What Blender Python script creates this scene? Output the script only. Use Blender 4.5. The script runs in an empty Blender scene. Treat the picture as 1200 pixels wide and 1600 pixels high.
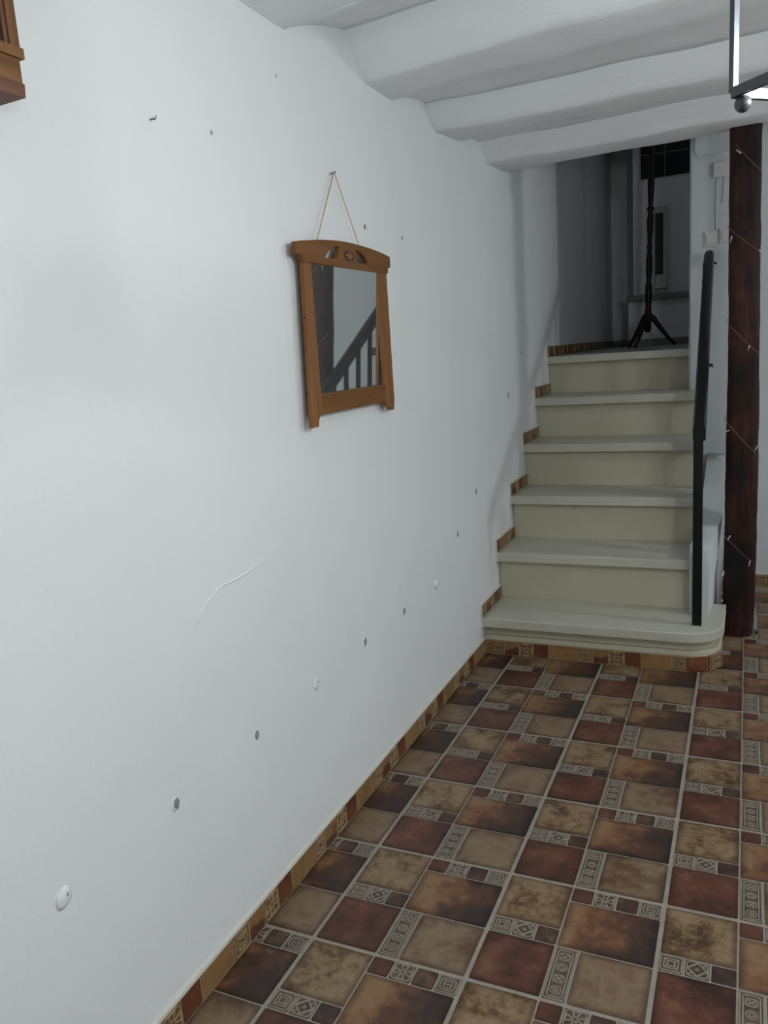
import bpy, bmesh, math, random
from mathutils import Vector, Matrix
random.seed(7)
S = 1.2                      # metres per layout unit (floor tile pitch 0.33 units)
scn = bpy.context.scene
COL = scn.collection

# ------------------------------------------------------------------ camera
cam_d = bpy.data.cameras.new('camera')
cam = bpy.data.objects.new('camera', cam_d)
COL.objects.link(cam)
cam_d.sensor_fit = 'VERTICAL'
cam_d.sensor_height = 24.0
cam_d.lens = 1255.065 / 1600.0 * 24.0
cam_d.clip_start = 0.02
_r = Vector((0.9117376, 0.4051679, -0.0676274))
_d = Vector((0.0186720, -0.2053426, -0.9785120))
_f = Vector((-0.4103485, 0.8908835, -0.1947839))
cam.matrix_world = Matrix((
    (_r.x, -_d.x, -_f.x, 0.79884 * S),
    (_r.y, -_d.y, -_f.y, -1.24002 * S),
    (_r.z, -_d.z, -_f.z, 1.17425 * S),
    (0, 0, 0, 1)))
scn.camera = cam

# ------------------------------------------------------------------ world, exposure
wd = bpy.data.worlds.new('world')
scn.world = wd
wd.use_nodes = True
wd.node_tree.nodes['Background'].inputs['Color'].default_value = (0.02, 0.022, 0.025, 1)
wd.node_tree.nodes['Background'].inputs['Strength'].default_value = 0.2
scn.view_settings.view_transform = 'Standard'
scn.view_settings.look = 'None'
scn.view_settings.gamma = 1.0
scn.view_settings.use_curve_mapping = False
scn.view_settings.exposure = 0.0
LAMP_A = 110.0      # emission strength, globe pendant over the right half of the room
FILL_REAR = 100.0      # emission strength, added unseen fill globe behind the viewer
FILL_LANDING = 4.5       # emission strength, added hidden fill globe that lifts the dark landing
LAMP_TINT = (0.93, 0.985, 1.0)
BULB = 320.0       # bulb of the iron lantern just outside the frame

# ------------------------------------------------------------------ materials
def node_mat(name):
    m = bpy.data.materials.new(name)
    m.use_nodes = True
    nt = m.node_tree
    b = nt.nodes['Principled BSDF']
    return m, nt, b

def lk(nt, a, b): nt.links.new(a, b)

def coords(nt, rand=False, scale=(1, 1, 1)):
    tc = nt.nodes.new('ShaderNodeTexCoord')
    out = tc.outputs['Object']
    mp = nt.nodes.new('ShaderNodeMapping')
    mp.inputs['Scale'].default_value = scale
    lk(nt, out, mp.inputs['Vector'])
    if rand:
        oi = nt.nodes.new('ShaderNodeObjectInfo')
        cx = nt.nodes.new('ShaderNodeCombineXYZ')
        for k, mul in enumerate((53.0, 91.0, 17.0)):
            mm = nt.nodes.new('ShaderNodeMath'); mm.operation = 'MULTIPLY'
            mm.inputs[1].default_value = mul
            lk(nt, oi.outputs['Random'], mm.inputs[0]); lk(nt, mm.outputs[0], cx.inputs[k])
        lk(nt, cx.outputs[0], mp.inputs['Location'])
    return mp.outputs['Vector']

def noise(nt, vec, scale, detail=4.0, rough=0.55):
    n = nt.nodes.new('ShaderNodeTexNoise')
    n.inputs['Scale'].default_value = scale
    n.inputs['Detail'].default_value = detail
    n.inputs['Roughness'].default_value = rough
    lk(nt, vec, n.inputs['Vector'])
    return n.outputs['Fac']

def ramp(nt, fac, stops):
    r = nt.nodes.new('ShaderNodeValToRGB')
    el = r.color_ramp.elements
    while len(el) < len(stops): el.new(0.5)
    for e, (p, c) in zip(el, stops):
        e.position = p; e.color = (c[0], c[1], c[2], 1)
    lk(nt, fac, r.inputs['Fac'])
    return r.outputs['Color']

def bump(nt, b, height, strength, dist=0.01):
    bp = nt.nodes.new('ShaderNodeBump')
    bp.inputs['Strength'].default_value = strength
    bp.inputs['Distance'].default_value = dist
    lk(nt, height, bp.inputs['Height']); lk(nt, bp.outputs['Normal'], b.inputs['Normal'])

def mottled(name, stops, scale=6.0, rough=0.5, rand=False, detail=5.0, bmp=0.15, bscale=60.0, stretch=(1, 1, 1), spec=0.5, bdist=0.004):
    m, nt, b = node_mat(name)
    v = coords(nt, rand, stretch)
    f = noise(nt, v, scale, detail, 0.6)
    lk(nt, ramp(nt, f, stops), b.inputs['Base Color'])
    b.inputs['Roughness'].default_value = rough
    b.inputs['Specular IOR Level'].default_value = spec
    if bmp: bump(nt, b, noise(nt, v, bscale, 3.0), bmp, bdist)
    return m

def plain(name, c, rough=0.5, metal=0.0, bmp=0.0, bscale=80.0):
    m, nt, b = node_mat(name)
    b.inputs['Base Color'].default_value = (c[0], c[1], c[2], 1)
    b.inputs['Roughness'].default_value = rough
    b.inputs['Metallic'].default_value = metal
    if bmp: bump(nt, b, noise(nt, coords(nt), bscale, 3.0), bmp, 0.003)
    return m

def plaster_mat(name, c, bs=0.25):
    m, nt, b = node_mat(name)
    v = coords(nt)
    f1 = noise(nt, v, 2.2, 3.0)
    lk(nt, ramp(nt, f1, [(0.3, [k * 0.965 for k in c]), (0.7, c)]), b.inputs['Base Color'])
    b.inputs['Roughness'].default_value = 0.88
    b.inputs['Specular IOR Level'].default_value = 0.25
    mx = nt.nodes.new('ShaderNodeMath'); mx.operation = 'MULTIPLY_ADD'
    lk(nt, noise(nt, v, 7.0, 4.0), mx.inputs[0]); mx.inputs[1].default_value = 3.0
    lk(nt, noise(nt, v, 60.0, 4.0), mx.inputs[2])
    bump(nt, b, mx.outputs[0], bs, 0.004)
    return m

def wood_mat(name, dark, mid, light, scale=(1.2, 14, 14), rough=0.5, knots=None, spec=0.25):
    m, nt, b = node_mat(name)
    v = coords(nt, False, scale)
    f = noise(nt, v, 3.0, 6.0, 0.65)
    col = ramp(nt, f, [(0.28, dark), (0.5, mid), (0.75, light)])
    if knots:
        v2 = coords(nt, False, knots[1])
        kf = noise(nt, v2, knots[0], 2.0)
        mask = ramp(nt, kf, [(0.60, (0, 0, 0)), (0.70, (1, 1, 1))])
        mix = nt.nodes.new('ShaderNodeMix'); mix.data_type = 'RGBA'
        lk(nt, mask, mix.inputs['Factor']); lk(nt, col, mix.inputs['A'])
        mix.inputs['B'].default_value = (0.012, 0.009, 0.010, 1)
        col = mix.outputs['Result']
    lk(nt, col, b.inputs['Base Color'])
    b.inputs['Roughness'].default_value = rough
    b.inputs['Specular IOR Level'].default_value = spec
    bump(nt, b, f, 0.25, 0.003)
    return m

M = {}
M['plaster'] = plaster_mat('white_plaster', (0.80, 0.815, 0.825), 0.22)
M['plaster_rough'] = plaster_mat('white_plaster_ceiling', (0.87, 0.895, 0.91), 0.5)
M['low_bounce_wall'] = plaster_mat('low_bounce_plaster', (0.40, 0.37, 0.32), 0.3)  # tone for the unseen wall behind the viewer, dulled to cut bounce light
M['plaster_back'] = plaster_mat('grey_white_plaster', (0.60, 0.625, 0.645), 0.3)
M['bead'] = plaster_mat('skirting_bead', (0.66, 0.66, 0.60), 0.6)
M['grout'] = mottled('floor_grout', [(0.3, (0.255, 0.222, 0.182)), (0.7, (0.33, 0.292, 0.245))], 40, 0.85, bmp=0.3)
M['joint'] = mottled('faux_joint', [(0.3, (0.205, 0.170, 0.135)), (0.7, (0.265, 0.222, 0.18))], 40, 0.6, bmp=0.2)
M['relief'] = mottled('relief_line', [(0.3, (0.23, 0.19, 0.15)), (0.7, (0.29, 0.245, 0.20))], 60, 0.55, bmp=0.2)

def scorched_rim(nt, col, jitter, depth=0.5, start=0.84):
    """the print of every slab ends in a darker, ragged brown border"""
    tc = nt.nodes.new('ShaderNodeTexCoord')
    sx = nt.nodes.new('ShaderNodeSeparateXYZ'); lk(nt, tc.outputs['Generated'], sx.inputs[0])
    ax = []
    for k in ('X', 'Y'):
        a = nt.nodes.new('ShaderNodeMath'); a.operation = 'SUBTRACT'; lk(nt, sx.outputs[k], a.inputs[0]); a.inputs[1].default_value = 0.5
        c = nt.nodes.new('ShaderNodeMath'); c.operation = 'ABSOLUTE'; lk(nt, a.outputs[0], c.inputs[0]); ax.append(c.outputs[0])
    mxn = nt.nodes.new('ShaderNodeMath'); mxn.operation = 'MAXIMUM'; lk(nt, ax[0], mxn.inputs[0]); lk(nt, ax[1], mxn.inputs[1])
    ad = nt.nodes.new('ShaderNodeMath'); ad.operation = 'MULTIPLY_ADD'; lk(nt, mxn.outputs[0], ad.inputs[0]); ad.inputs[1].default_value = 1.75
    j2 = nt.nodes.new('ShaderNodeMath'); j2.operation = 'MULTIPLY'; lk(nt, jitter, j2.inputs[0]); j2.inputs[1].default_value = 0.28
    lk(nt, j2.outputs[0], ad.inputs[2])
    fac = ramp(nt, ad.outputs[0], [(start, (1, 1, 1)), (1.0, (depth, depth * 0.92, depth * 0.86))])
    mu = nt.nodes.new('ShaderNodeMix'); mu.data_type = 'RGBA'; mu.blend_type = 'MULTIPLY'
    mu.inputs['Factor'].default_value = 1.0
    lk(nt, col, mu.inputs['A']); lk(nt, fac, mu.inputs['B'])
    return mu.outputs['Result']

def warm(stops): return [(p, (c[0] * 1.10, c[1] * 1.0, c[2] * 0.93)) for p, c in stops]

def tile_mat(name, stops, scale, rough=0.42, fine=0.45, rim=False):
    """cloudy printed glaze: broad blotches broken up by finer scorch marks"""
    m, nt, b = node_mat(name)
    v = coords(nt, True)
    f1 = noise(nt, v, scale, 3.0, 0.55)
    f2 = noise(nt, v, scale * 3.7, 6.0, 0.7)
    mx = nt.nodes.new('ShaderNodeMix'); mx.data_type = 'FLOAT'
    mx.inputs['Factor'].default_value = fine
    lk(nt, f1, mx.inputs['A']); lk(nt, f2, mx.inputs['B'])
    col = ramp(nt, mx.outputs['Result'], warm(stops) if rim else stops)
    if rim: col = scorched_rim(nt, col, f2)
    lk(nt, col, b.inputs['Base Color'])
    rr = nt.nodes.new('ShaderNodeMapRange')
    lk(nt, f2, rr.inputs['Value'])
    rr.inputs['To Min'].default_value = rough - 0.1; rr.inputs['To Max'].default_value = rough + 0.15
    lk(nt, rr.outputs[0], b.inputs['Roughness'])
    b.inputs['Specular IOR Level'].default_value = 0.4
    bump(nt, b, f2, 0.10, 0.004)
    return m

M['tan'] = tile_mat('tan_glaze', [(0.38, (0.055, 0.034, 0.018)), (0.45, (0.125, 0.080, 0.042)), (0.51, (0.190, 0.138, 0.080)), (0.59, (0.235, 0.185, 0.120))], 13.0, fine=0.5, rim=True)
M['tan2'] = tile_mat('pale_tan_glaze', [(0.38, (0.095, 0.058, 0.036)), (0.46, (0.155, 0.110, 0.070)), (0.53, (0.195, 0.152, 0.104)), (0.62, (0.155, 0.105, 0.068))], 8.0, fine=0.35, rim=True)
M['red'] = tile_mat('oxblood_glaze', [(0.38, (0.036, 0.017, 0.013)), (0.47, (0.072, 0.029, 0.020)), (0.54, (0.105, 0.043, 0.027)), (0.62, (0.140, 0.072, 0.048))], 9.0, fine=0.4, rim=True)
M['dark'] = tile_mat('dark_glaze', [(0.38, (0.026, 0.018, 0.015)), (0.52, (0.062, 0.034, 0.026)), (0.62, (0.125, 0.080, 0.056))], 16.0, rim=True)
M['ornbg'] = tile_mat('relief_ground', [(0.38, (0.050, 0.035, 0.025)), (0.60, (0.118, 0.085, 0.060))], 18.0)

def brown_mat():
    m, nt, b = node_mat('scorched_brown_glaze')
    tc = nt.nodes.new('ShaderNodeTexCoord')
    sx = nt.nodes.new('ShaderNodeSeparateXYZ'); lk(nt, tc.outputs['Object'], sx.inputs[0])
    v = coords(nt, True)
    f = noise(nt, v, 15.0, 7.0, 0.68)
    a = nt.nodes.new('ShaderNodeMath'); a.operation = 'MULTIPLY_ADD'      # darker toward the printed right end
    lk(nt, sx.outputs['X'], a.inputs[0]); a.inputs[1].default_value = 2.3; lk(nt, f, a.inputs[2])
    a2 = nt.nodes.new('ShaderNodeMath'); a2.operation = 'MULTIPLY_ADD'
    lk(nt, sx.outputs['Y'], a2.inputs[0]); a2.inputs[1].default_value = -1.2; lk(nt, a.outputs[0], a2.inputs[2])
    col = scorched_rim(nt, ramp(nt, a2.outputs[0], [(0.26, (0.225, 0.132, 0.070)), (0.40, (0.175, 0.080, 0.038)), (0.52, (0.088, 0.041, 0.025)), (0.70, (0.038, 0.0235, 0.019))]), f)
    lk(nt, col, b.inputs['Base Color'])
    b.inputs['Roughness'].default_value = 0.50
    b.inputs['Specular IOR Level'].default_value = 0.4
    bump(nt, b, noise(nt, v, 30.0, 4.0), 0.12, 0.004)
    return m
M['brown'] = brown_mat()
# skirting glazes
M['sk_base'] = mottled('skirting_joint', [(0.3, (0.28, 0.21, 0.13)), (0.7, (0.34, 0.26, 0.17))], 40, 0.6)
M['sk_tan'] = tile_mat('skirting_ochre', [(0.28, (0.15, 0.075, 0.026)), (0.5, (0.27, 0.155, 0.062)), (0.72, (0.32, 0.19, 0.082))], 10.0)
M['sk_red'] = tile_mat('skirting_red', [(0.28, (0.075, 0.022, 0.012)), (0.5, (0.14, 0.042, 0.020)), (0.78, (0.25, 0.115, 0.048))], 11.0)
M['sk_orn'] = tile_mat('skirting_relief_ground', [(0.3, (0.12, 0.055, 0.022)), (0.7, (0.20, 0.105, 0.042))], 14.0)
M['sk_line'] = mottled('skirting_relief_line', [(0.3, (0.33, 0.24, 0.135)), (0.7, (0.40, 0.29, 0.17))], 60, 0.55)
def half_mat():
    m, nt, b = node_mat('skirting_half_dipped')
    tc = nt.nodes.new('ShaderNodeTexCoord')
    sx = nt.nodes.new('ShaderNodeSeparateXYZ'); lk(nt, tc.outputs['Object'], sx.inputs[0])
    v = coords(nt, True)
    a = nt.nodes.new('ShaderNodeMath'); a.operation = 'MULTIPLY_ADD'
    lk(nt, sx.outputs['Z'], a.inputs[0]); a.inputs[1].default_value = 10.0
    lk(nt, noise(nt, v, 30.0, 4.0), a.inputs[2])
    lk(nt, ramp(nt, a.outputs[0], [(0.80, (0.10, 0.032, 0.016)), (0.90, (0.25, 0.13, 0.055))]), b.inputs['Base Color'])
    b.inputs['Roughness'].default_value = 0.50
    return m
M['sk_half'] = half_mat()
M['cream'] = mottled('cream_stone_paint', [(0.3, (0.47, 0.44, 0.325)), (0.7, (0.53, 0.50, 0.385))], 5, 0.55, bmp=0.2, bscale=70)
M['cream_top'] = mottled('worn_tread_top', [(0.3, (0.47, 0.46, 0.38)), (0.7, (0.53, 0.52, 0.44))], 4, 0.5, bmp=0.15, bscale=90)
M['landing'] = mottled('grey_landing_tile', [(0.3, (0.30, 0.29, 0.265)), (0.7, (0.37, 0.36, 0.33))], 5, 0.5)
M['grey_skirt'] = plain('grey_skirting', (0.20, 0.205, 0.20), 0.6)
M['iron_black'] = plain('black_paint', (0.0055, 0.0065, 0.0075), 0.30)
M['iron_black'].node_tree.nodes['Principled BSDF'].inputs['Specular IOR Level'].default_value = 0.32
def post_mat():
    m, nt, b = node_mat('dark_red_timber')
    v = coords(nt, False, (4, 4, 0.8))
    big = noise(nt, coords(nt, False, (1, 1, 0.5)), 7.0, 3.0, 0.6)
    grain = noise(nt, coords(nt, False, (1, 1, 0.06)), 75.0, 5.0, 0.7)
    mx = nt.nodes.new('ShaderNodeMix'); mx.data_type = 'FLOAT'; mx.inputs['Factor'].default_value = 0.35
    lk(nt, big, mx.inputs['A']); lk(nt, grain, mx.inputs['B'])
    col = ramp(nt, mx.outputs['Result'], [(0.38, (0.008, 0.0065, 0.007)), (0.47, (0.021, 0.0090, 0.0078)), (0.55, (0.042, 0.0150, 0.0108)), (0.66, (0.090, 0.031, 0.020))])
    kn = noise(nt, coords(nt, False, (1, 1, 0.75)), 9.0, 3.0, 0.5)
    mask = ramp(nt, kn, [(0.60, (0, 0, 0)), (0.68, (1, 1, 1))])
    mix = nt.nodes.new('ShaderNodeMix'); mix.data_type = 'RGBA'
    lk(nt, mask, mix.inputs['Factor']); lk(nt, col, mix.inputs['A'])
    mix.inputs['B'].default_value = (0.011, 0.0095, 0.011, 1)
    lk(nt, mix.outputs['Result'], b.inputs['Base Color'])
    b.inputs['Roughness'].default_value = 0.6
    b.inputs['Specular IOR Level'].default_value = 0.2
    bump(nt, b, mx.outputs['Result'], 0.6, 0.01)
    return m
M['post'] = post_mat()
M['chip'] = plain('plaster_speck', (0.62, 0.62, 0.60), 0.9)
M['honey'] = wood_mat('honey_wood', (0.125, 0.050, 0.014), (0.175, 0.073, 0.021), (0.215, 0.096, 0.030), (8, 1.1, 8), 0.42)
M['honey_v'] = wood_mat('honey_wood_upright', (0.165, 0.068, 0.020), (0.225, 0.098, 0.032), (0.28, 0.13, 0.046), (8, 8, 0.9), 0.42)
M['rosette'] = plain('pale_rosette', (0.34, 0.19, 0.085), 0.5)
M['dark_inlay'] = plain('dark_inlay', (0.045, 0.017, 0.008), 0.5)
M['oak'] = wood_mat('ochre_pine', (0.11, 0.045, 0.013), (0.18, 0.084, 0.027), (0.25, 0.128, 0.042), (10, 0.9, 12), 0.5)
M['oak_v'] = wood_mat('ochre_pine_upright', (0.10, 0.043, 0.016), (0.155, 0.070, 0.027), (0.20, 0.096, 0.037), (10, 12, 0.9), 0.5)
M['oak_red'] = wood_mat('reddish_pine', (0.085, 0.037, 0.021), (0.145, 0.065, 0.038), (0.205, 0.098, 0.060), (10, 0.9, 12), 0.55)
mm_, ntm, bm_ = node_mat('hazy_mirror_silver')
bm_.inputs['Base Color'].default_value = (0.74, 0.77, 0.76, 1)
bm_.inputs['Metallic'].default_value = 0.93
bm_.inputs['Roughness'].default_value = 0.02
M['mirror'] = mm_
M['string'] = plain('straw_cord', (0.50, 0.40, 0.20), 0.8)
M['dark_glass'] = plain('dark_glass', (0.014, 0.016, 0.018), 0.15)
M['cab_glass'] = plain('cabinet_glass', (0.05, 0.042, 0.038), 0.25)
M['steel'] = plain('grey_iron', (0.085, 0.092, 0.105), 0.38, 0.6)
M['steel_light'] = plain('pale_metal', (0.55, 0.56, 0.57), 0.35, 0.3)
M['white_plastic'] = plain('white_plastic', (0.66, 0.67, 0.65), 0.45)
M['ivory_plastic'] = plain('ivory_plastic', (0.61, 0.62, 0.60), 0.5)
M['coat'] = wood_mat('dark_turned_wood', (0.008, 0.005, 0.005), (0.018, 0.010, 0.009), (0.035, 0.018, 0.014), (8, 8, 1), 0.4)
M['fan_white'] = plain('fan_white', (0.50, 0.50, 0.49), 0.35)
M['fan_dark'] = plain('fan_dark', (0.03, 0.032, 0.034), 0.5)
M['slab'] = mottled('shelf_stone', [(0.3, (0.15, 0.15, 0.145)), (0.7, (0.21, 0.21, 0.20))], 8, 0.35)
M['hole'] = plain('grey_filler', (0.27, 0.275, 0.28), 0.95, bmp=0.4, bscale=200)
M['filler'] = plain('white_filler', (0.78, 0.79, 0.79), 0.9, bmp=0.4, bscale=150)
M['wire'] = plain('clear_wire', (0.22, 0.13, 0.09), 0.3)
M['bulb'] = plain('tiny_clear_bulb', (0.62, 0.58, 0.52), 0.2)
M['nail'] = plain('nail_steel', (0.22, 0.22, 0.22), 0.4, 0.7)
M['black'] = plain('black_plastic', (0.012, 0.012, 0.013), 0.4)
def emit(name, c, s):
    m, nt, b = node_mat(name)
    b.inputs['Base Color'].default_value = (0.8, 0.8, 0.8, 1)
    b.inputs['Emission Color'].default_value = (c[0], c[1], c[2], 1)
    b.inputs['Emission Strength'].default_value = s
    return m
M['globe_a'] = emit('lit_globe_front', LAMP_TINT, LAMP_A)
M['fill_rear'] = emit('fill_globe_rear', LAMP_TINT, FILL_REAR)
M['fill_landing'] = emit('fill_globe_landing', LAMP_TINT, FILL_LANDING)
M['lamp_bulb'] = emit('lantern_bulb', LAMP_TINT, BULB)
mg, ntg, bg = node_mat('lantern_frosted_glass')
bg.inputs['Base Color'].default_value = (0.85, 0.90, 0.92, 1)
bg.inputs['Roughness'].default_value = 0.5
bg.inputs['Transmission Weight'].default_value = 0.6
M['frosted'] = mg

# ------------------------------------------------------------------ mesh helpers (layout units in, metres out)
ORG = {}

class B:
    def __init__(s): s.v = []; s.f = []; s.m = []; s.sm = []
    def add(s, vs, fs, mi=0, smooth=False):
        o = len(s.v); s.v += [tuple(p) for p in vs]
        for f in fs:
            s.f.append(tuple(i + o for i in f)); s.m.append(mi); s.sm.append(smooth)
    def box(s, x0, x1, y0, y1, z0, z1, c=0.0, mi=0):
        if c <= 0:
            s.add([(x, y, z) for z in (z0, z1) for y in (y0, y1) for x in (x0, x1)],
                  [(0, 2, 3, 1), (4, 5, 7, 6), (0, 1, 5, 4), (2, 6, 7, 3), (0, 4, 6, 2), (1, 3, 7, 5)], mi)
            return
        bm = bmesh.new()
        r = bmesh.ops.create_cube(bm, size=1.0)
        for v in bm.verts:
            v.co = Vector(((x0 + x1) / 2 + v.co.x * (x1 - x0), (y0 + y1) / 2 + v.co.y * (y1 - y0), (z0 + z1) / 2 + v.co.z * (z1 - z0)))
        bmesh.ops.bevel(bm, geom=list(bm.edges), offset=c, segments=2, affect='EDGES', profile=0.5)
        s.from_bm(bm, mi); bm.free()
    def from_bm(s, bm, mi=0, smooth=False):
        bm.verts.index_update()
        s.add([tuple(v.co) for v in bm.verts], [tuple(v.index for v in f.verts) for f in bm.faces], mi, smooth)
    def prism(s, poly, axis, a, b, mi=0, bev=0.0):
        """poly = 2D outline; axis = extrusion axis; the other two axes keep x,y,z order"""
        n = len(poly)
        def P(p, t):
            if axis == 0: return (t, p[0], p[1])
            if axis == 1: return (p[0], t, p[1])
            return (p[0], p[1], t)
        bm = bmesh.new()
        lo = [bm.verts.new(P(p, a)) for p in poly]; hi = [bm.verts.new(P(p, b)) for p in poly]
        bm.faces.new(lo); bm.faces.new(hi[::-1])
        for i in range(n): bm.faces.new((lo[i], hi[i], hi[(i + 1) % n], lo[(i + 1) % n]))
        bmesh.ops.recalc_face_normals(bm, faces=list(bm.faces))
        if bev > 0:
            ed = [e for e in bm.edges if (e.verts[0] in lo) == (e.verts[1] in lo)]
            bmesh.ops.bevel(bm, geom=ed, offset=bev, segments=2, affect='EDGES', profile=0.5, clamp_overlap=True)
        s.from_bm(bm, mi); bm.free()
    def tube(s, pts, rad, n=8, mi=0, cap=True, smooth=True):
        pts = [Vector(p) for p in pts]
        rs = rad if isinstance(rad, (list, tuple)) else [rad] * len(pts)
        up = Vector((0.13, 0.29, 0.95)).normalized(); vs = []
        for i, p in enumerate(pts):
            d = (pts[min(i + 1, len(pts) - 1)] - pts[max(i - 1, 0)]).normalized()
            if abs(d.dot(up)) > 0.97: u = Vector((1, 0.1, 0))
            else: u = up
            a = d.cross(u).normalized(); b2 = d.cross(a)
            for k in range(n):
                t = 2 * math.pi * k / n
                vs.append(p + (a * math.cos(t) + b2 * math.sin(t)) * rs[i])
        fs = [(i * n + k, i * n + (k + 1) % n, (i + 1) * n + (k + 1) % n, (i + 1) * n + k) for i in range(len(pts) - 1) for k in range(n)]
        if cap:
            fs.append(tuple(range(n))[::-1]); fs.append(tuple((len(pts) - 1) * n + k for k in range(n)))
        s.add(vs, fs, mi, smooth)
    def lathe(s, c, prof, n=16, mi=0):
        vs = [(c[0] + r * math.cos(2 * math.pi * k / n), c[1] + r * math.sin(2 * math.pi * k / n), c[2] + z) for r, z in prof for k in range(n)]
        fs = [(i * n + k, i * n + (k + 1) % n, (i + 1) * n + (k + 1) % n, (i + 1) * n + k) for i in range(len(prof) - 1) for k in range(n)]
        fs.append(tuple(range(n))[::-1]); fs.append(tuple((len(prof) - 1) * n + k for k in range(n)))
        s.add(vs, fs, mi, True)
    def sphere(s, c, r, n=14, mi=0):
        s.lathe(c, [(max(1e-4, r * math.sin(math.pi * i / n)), -r * math.cos(math.pi * i / n)) for i in range(n + 1)], n + 2, mi)
    def ridge(s, pts, w, h, z0=0.0, mi=0, closed=False):
        """raised rounded line in the xy plane"""
        P = [Vector((p[0], p[1], 0)) for p in pts]
        n = len(P)
        segs = [(P[i], P[(i + 1) % n]) for i in range(n if closed else n - 1)]
        for a, b2 in segs:
            d = (b2 - a)
            if d.length < 1e-6: continue
            d.normalize(); q = Vector((-d.y, d.x, 0))
            a2 = a - d * w * 0.35; c2 = b2 + d * w * 0.35
            vs = [a2 + q * w / 2, a2 - q * w / 2, c2 - q * w / 2, c2 + q * w / 2]
            t = [a2 + q * w * 0.28, a2 - q * w * 0.28, c2 - q * w * 0.28, c2 + q * w * 0.28]
            s.add([(p.x, p.y, z0 - 0.0003) for p in vs] + [(p.x, p.y, z0 + h) for p in t],
                  [(4, 5, 6, 7), (0, 1, 5, 4), (1, 2, 6, 5), (2, 3, 7, 6), (3, 0, 4, 7)], mi)
    def mesh(s, name, mats, off=(0, 0, 0)):
        me = bpy.data.meshes.new(name)
        me.from_pydata([((v[0] - off[0]) * S, (v[1] - off[1]) * S, (v[2] - off[2]) * S) for v in s.v], [], s.f)
        for m in mats: me.materials.append(m)
        me.polygons.foreach_set('material_index', s.m)
        me.polygons.foreach_set('use_smooth', s.sm)
        me.update()
        return me
    def obj(s, name, mats, parent=None, org=None):
        if not isinstance(mats, (list, tuple)): mats = [mats]
        if org is None:
            xs, ys, zs = zip(*s.v)
            org = ((min(xs) + max(xs)) / 2, (min(ys) + max(ys)) / 2, min(zs))
        return link(name, s.mesh(name, mats, org), parent, org)

def link(name, me, parent, org):
    o = bpy.data.objects.new(name, me)
    COL.objects.link(o)
    ORG[o.name] = Vector(org)
    if parent is not None:
        o.parent = parent
        o.location = (Vector(org) - ORG[parent.name]) * S
    else:
        o.location = Vector(org) * S
    return o

def thing(name, label, cat, org, group=None):
    o = link(name, None, None, org)
    o.empty_display_size = 0.05
    return tag(o, label, cat, group)

def tag(o, label, cat, group=None):
    o['label'] = label; o['category'] = cat
    if group: o['group'] = group
    return o

def structure(o): o['kind'] = 'structure'; return o

def hsh(a, b=0.0):
    return math.sin(a * 12.9 + b * 7.3) * 0.5 + math.sin(a * 27.1 - b * 3.7 + 1.3) * 0.3 + math.sin(a * 5.3 + b * 1.9 + 0.7) * 0.6

# ------------------------------------------------------------------ layout constants
XW = -0.119            # left wall face
T = 0.33               # floor tile pitch
YW = 2.70              # face of the wall beside the stairs
XR, YB = 3.2, -3.0     # far right wall, wall behind the viewer
ZL = 1.096             # landing level
YL = 5.0               # end of the landing
# ------------------------------------------------------------------ left wall
def wavy_wall(name, fn, u0, u1, v0, v1, nu, nv, mat):
    b = B()
    vs = [fn(u0 + (u1 - u0) * i / nu, v0 + (v1 - v0) * j / nv) for j in range(nv + 1) for i in range(nu + 1)]
    fs = [(j * (nu + 1) + i, j * (nu + 1) + i + 1, (j + 1) * (nu + 1) + i + 1, (j + 1) * (nu + 1) + i) for j in range(nv) for i in range(nu)]
    b.add(vs, fs, 0, True)
    return b

wl = wavy_wall('wall_left', lambda y, z: (XW + 0.0016 * hsh(y * 0.35, z * 0.5) + 0.0008 * hsh(y * 1.1 + 3, z), y, z), YB - 0.1, YL + 0.1, -0.02, 2.7, 130, 50, None)
wl.box(XW - 0.14, XW - 0.01, YB - 0.1, YL + 0.1, -0.02, 2.7)
wall_left = structure(wl.obj('wall_left', M['plaster'], None, (XW, 0, 0)))

# plugged screw holes of a removed rail, nails and a hairline crack belong to that wall
def oval(y, z, ry, rz, hx, mat, name):
    b = B(); n = 12
    x0 = XW
    jit = [1 + random.uniform(-0.15, 0.15) for _ in range(n)]
    ring = lambda s, x: [(x, y + ry * s * jit[k] * math.cos(2 * math.pi * k / n), z + rz * s * jit[k] * math.sin(2 * math.pi * k / n)) for k in range(n)]
    vs = ring(1, x0 - 0.003) + ring(0.97, x0 + hx * 0.6) + ring(0.6, x0 + hx) + [(x0 + hx, y, z)]
    fs = [(r * n + k, r * n + (k + 1) % n, (r + 1) * n + (k + 1) % n, (r + 1) * n + k) for r in range(2) for k in range(n)]
    fs += [(2 * n + k, 2 * n + (k + 1) % n, 3 * n) for k in range(n)]
    b.add(vs, fs, 0, True)
    return b.obj(name, mat, wall_left)
for y, z in [(-0.219, 0.411), (0.045, 0.413), (0.574, 0.423), (0.844, 0.419)]:
    oval(y, z, 0.0085, 0.011, 0.0026, M['hole'], 'wall_plug')
    oval(y - 0.002, z, 0.0125, 0.015, 0.0012, M['filler'], 'filler_patch')
for y, z in [(-0.485, 0.410), (0.300, 0.420), (1.117, 0.421)]:
    oval(y, z, 0.016, 0.017, 0.0045, M['filler'], 'filler_patch')
    oval(y + 0.006, z + 0.003, 0.002, 0.005, 0.0050, M['hole'], 'wall_plug')
for y, z in [(1.354, 0.532), (1.585, 0.642), (2.076, 0.961), (2.323, 1.128)]:
    oval(y, z, 0.006, 0.011, 0.0026, M['hole'], 'wall_plug')
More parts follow.
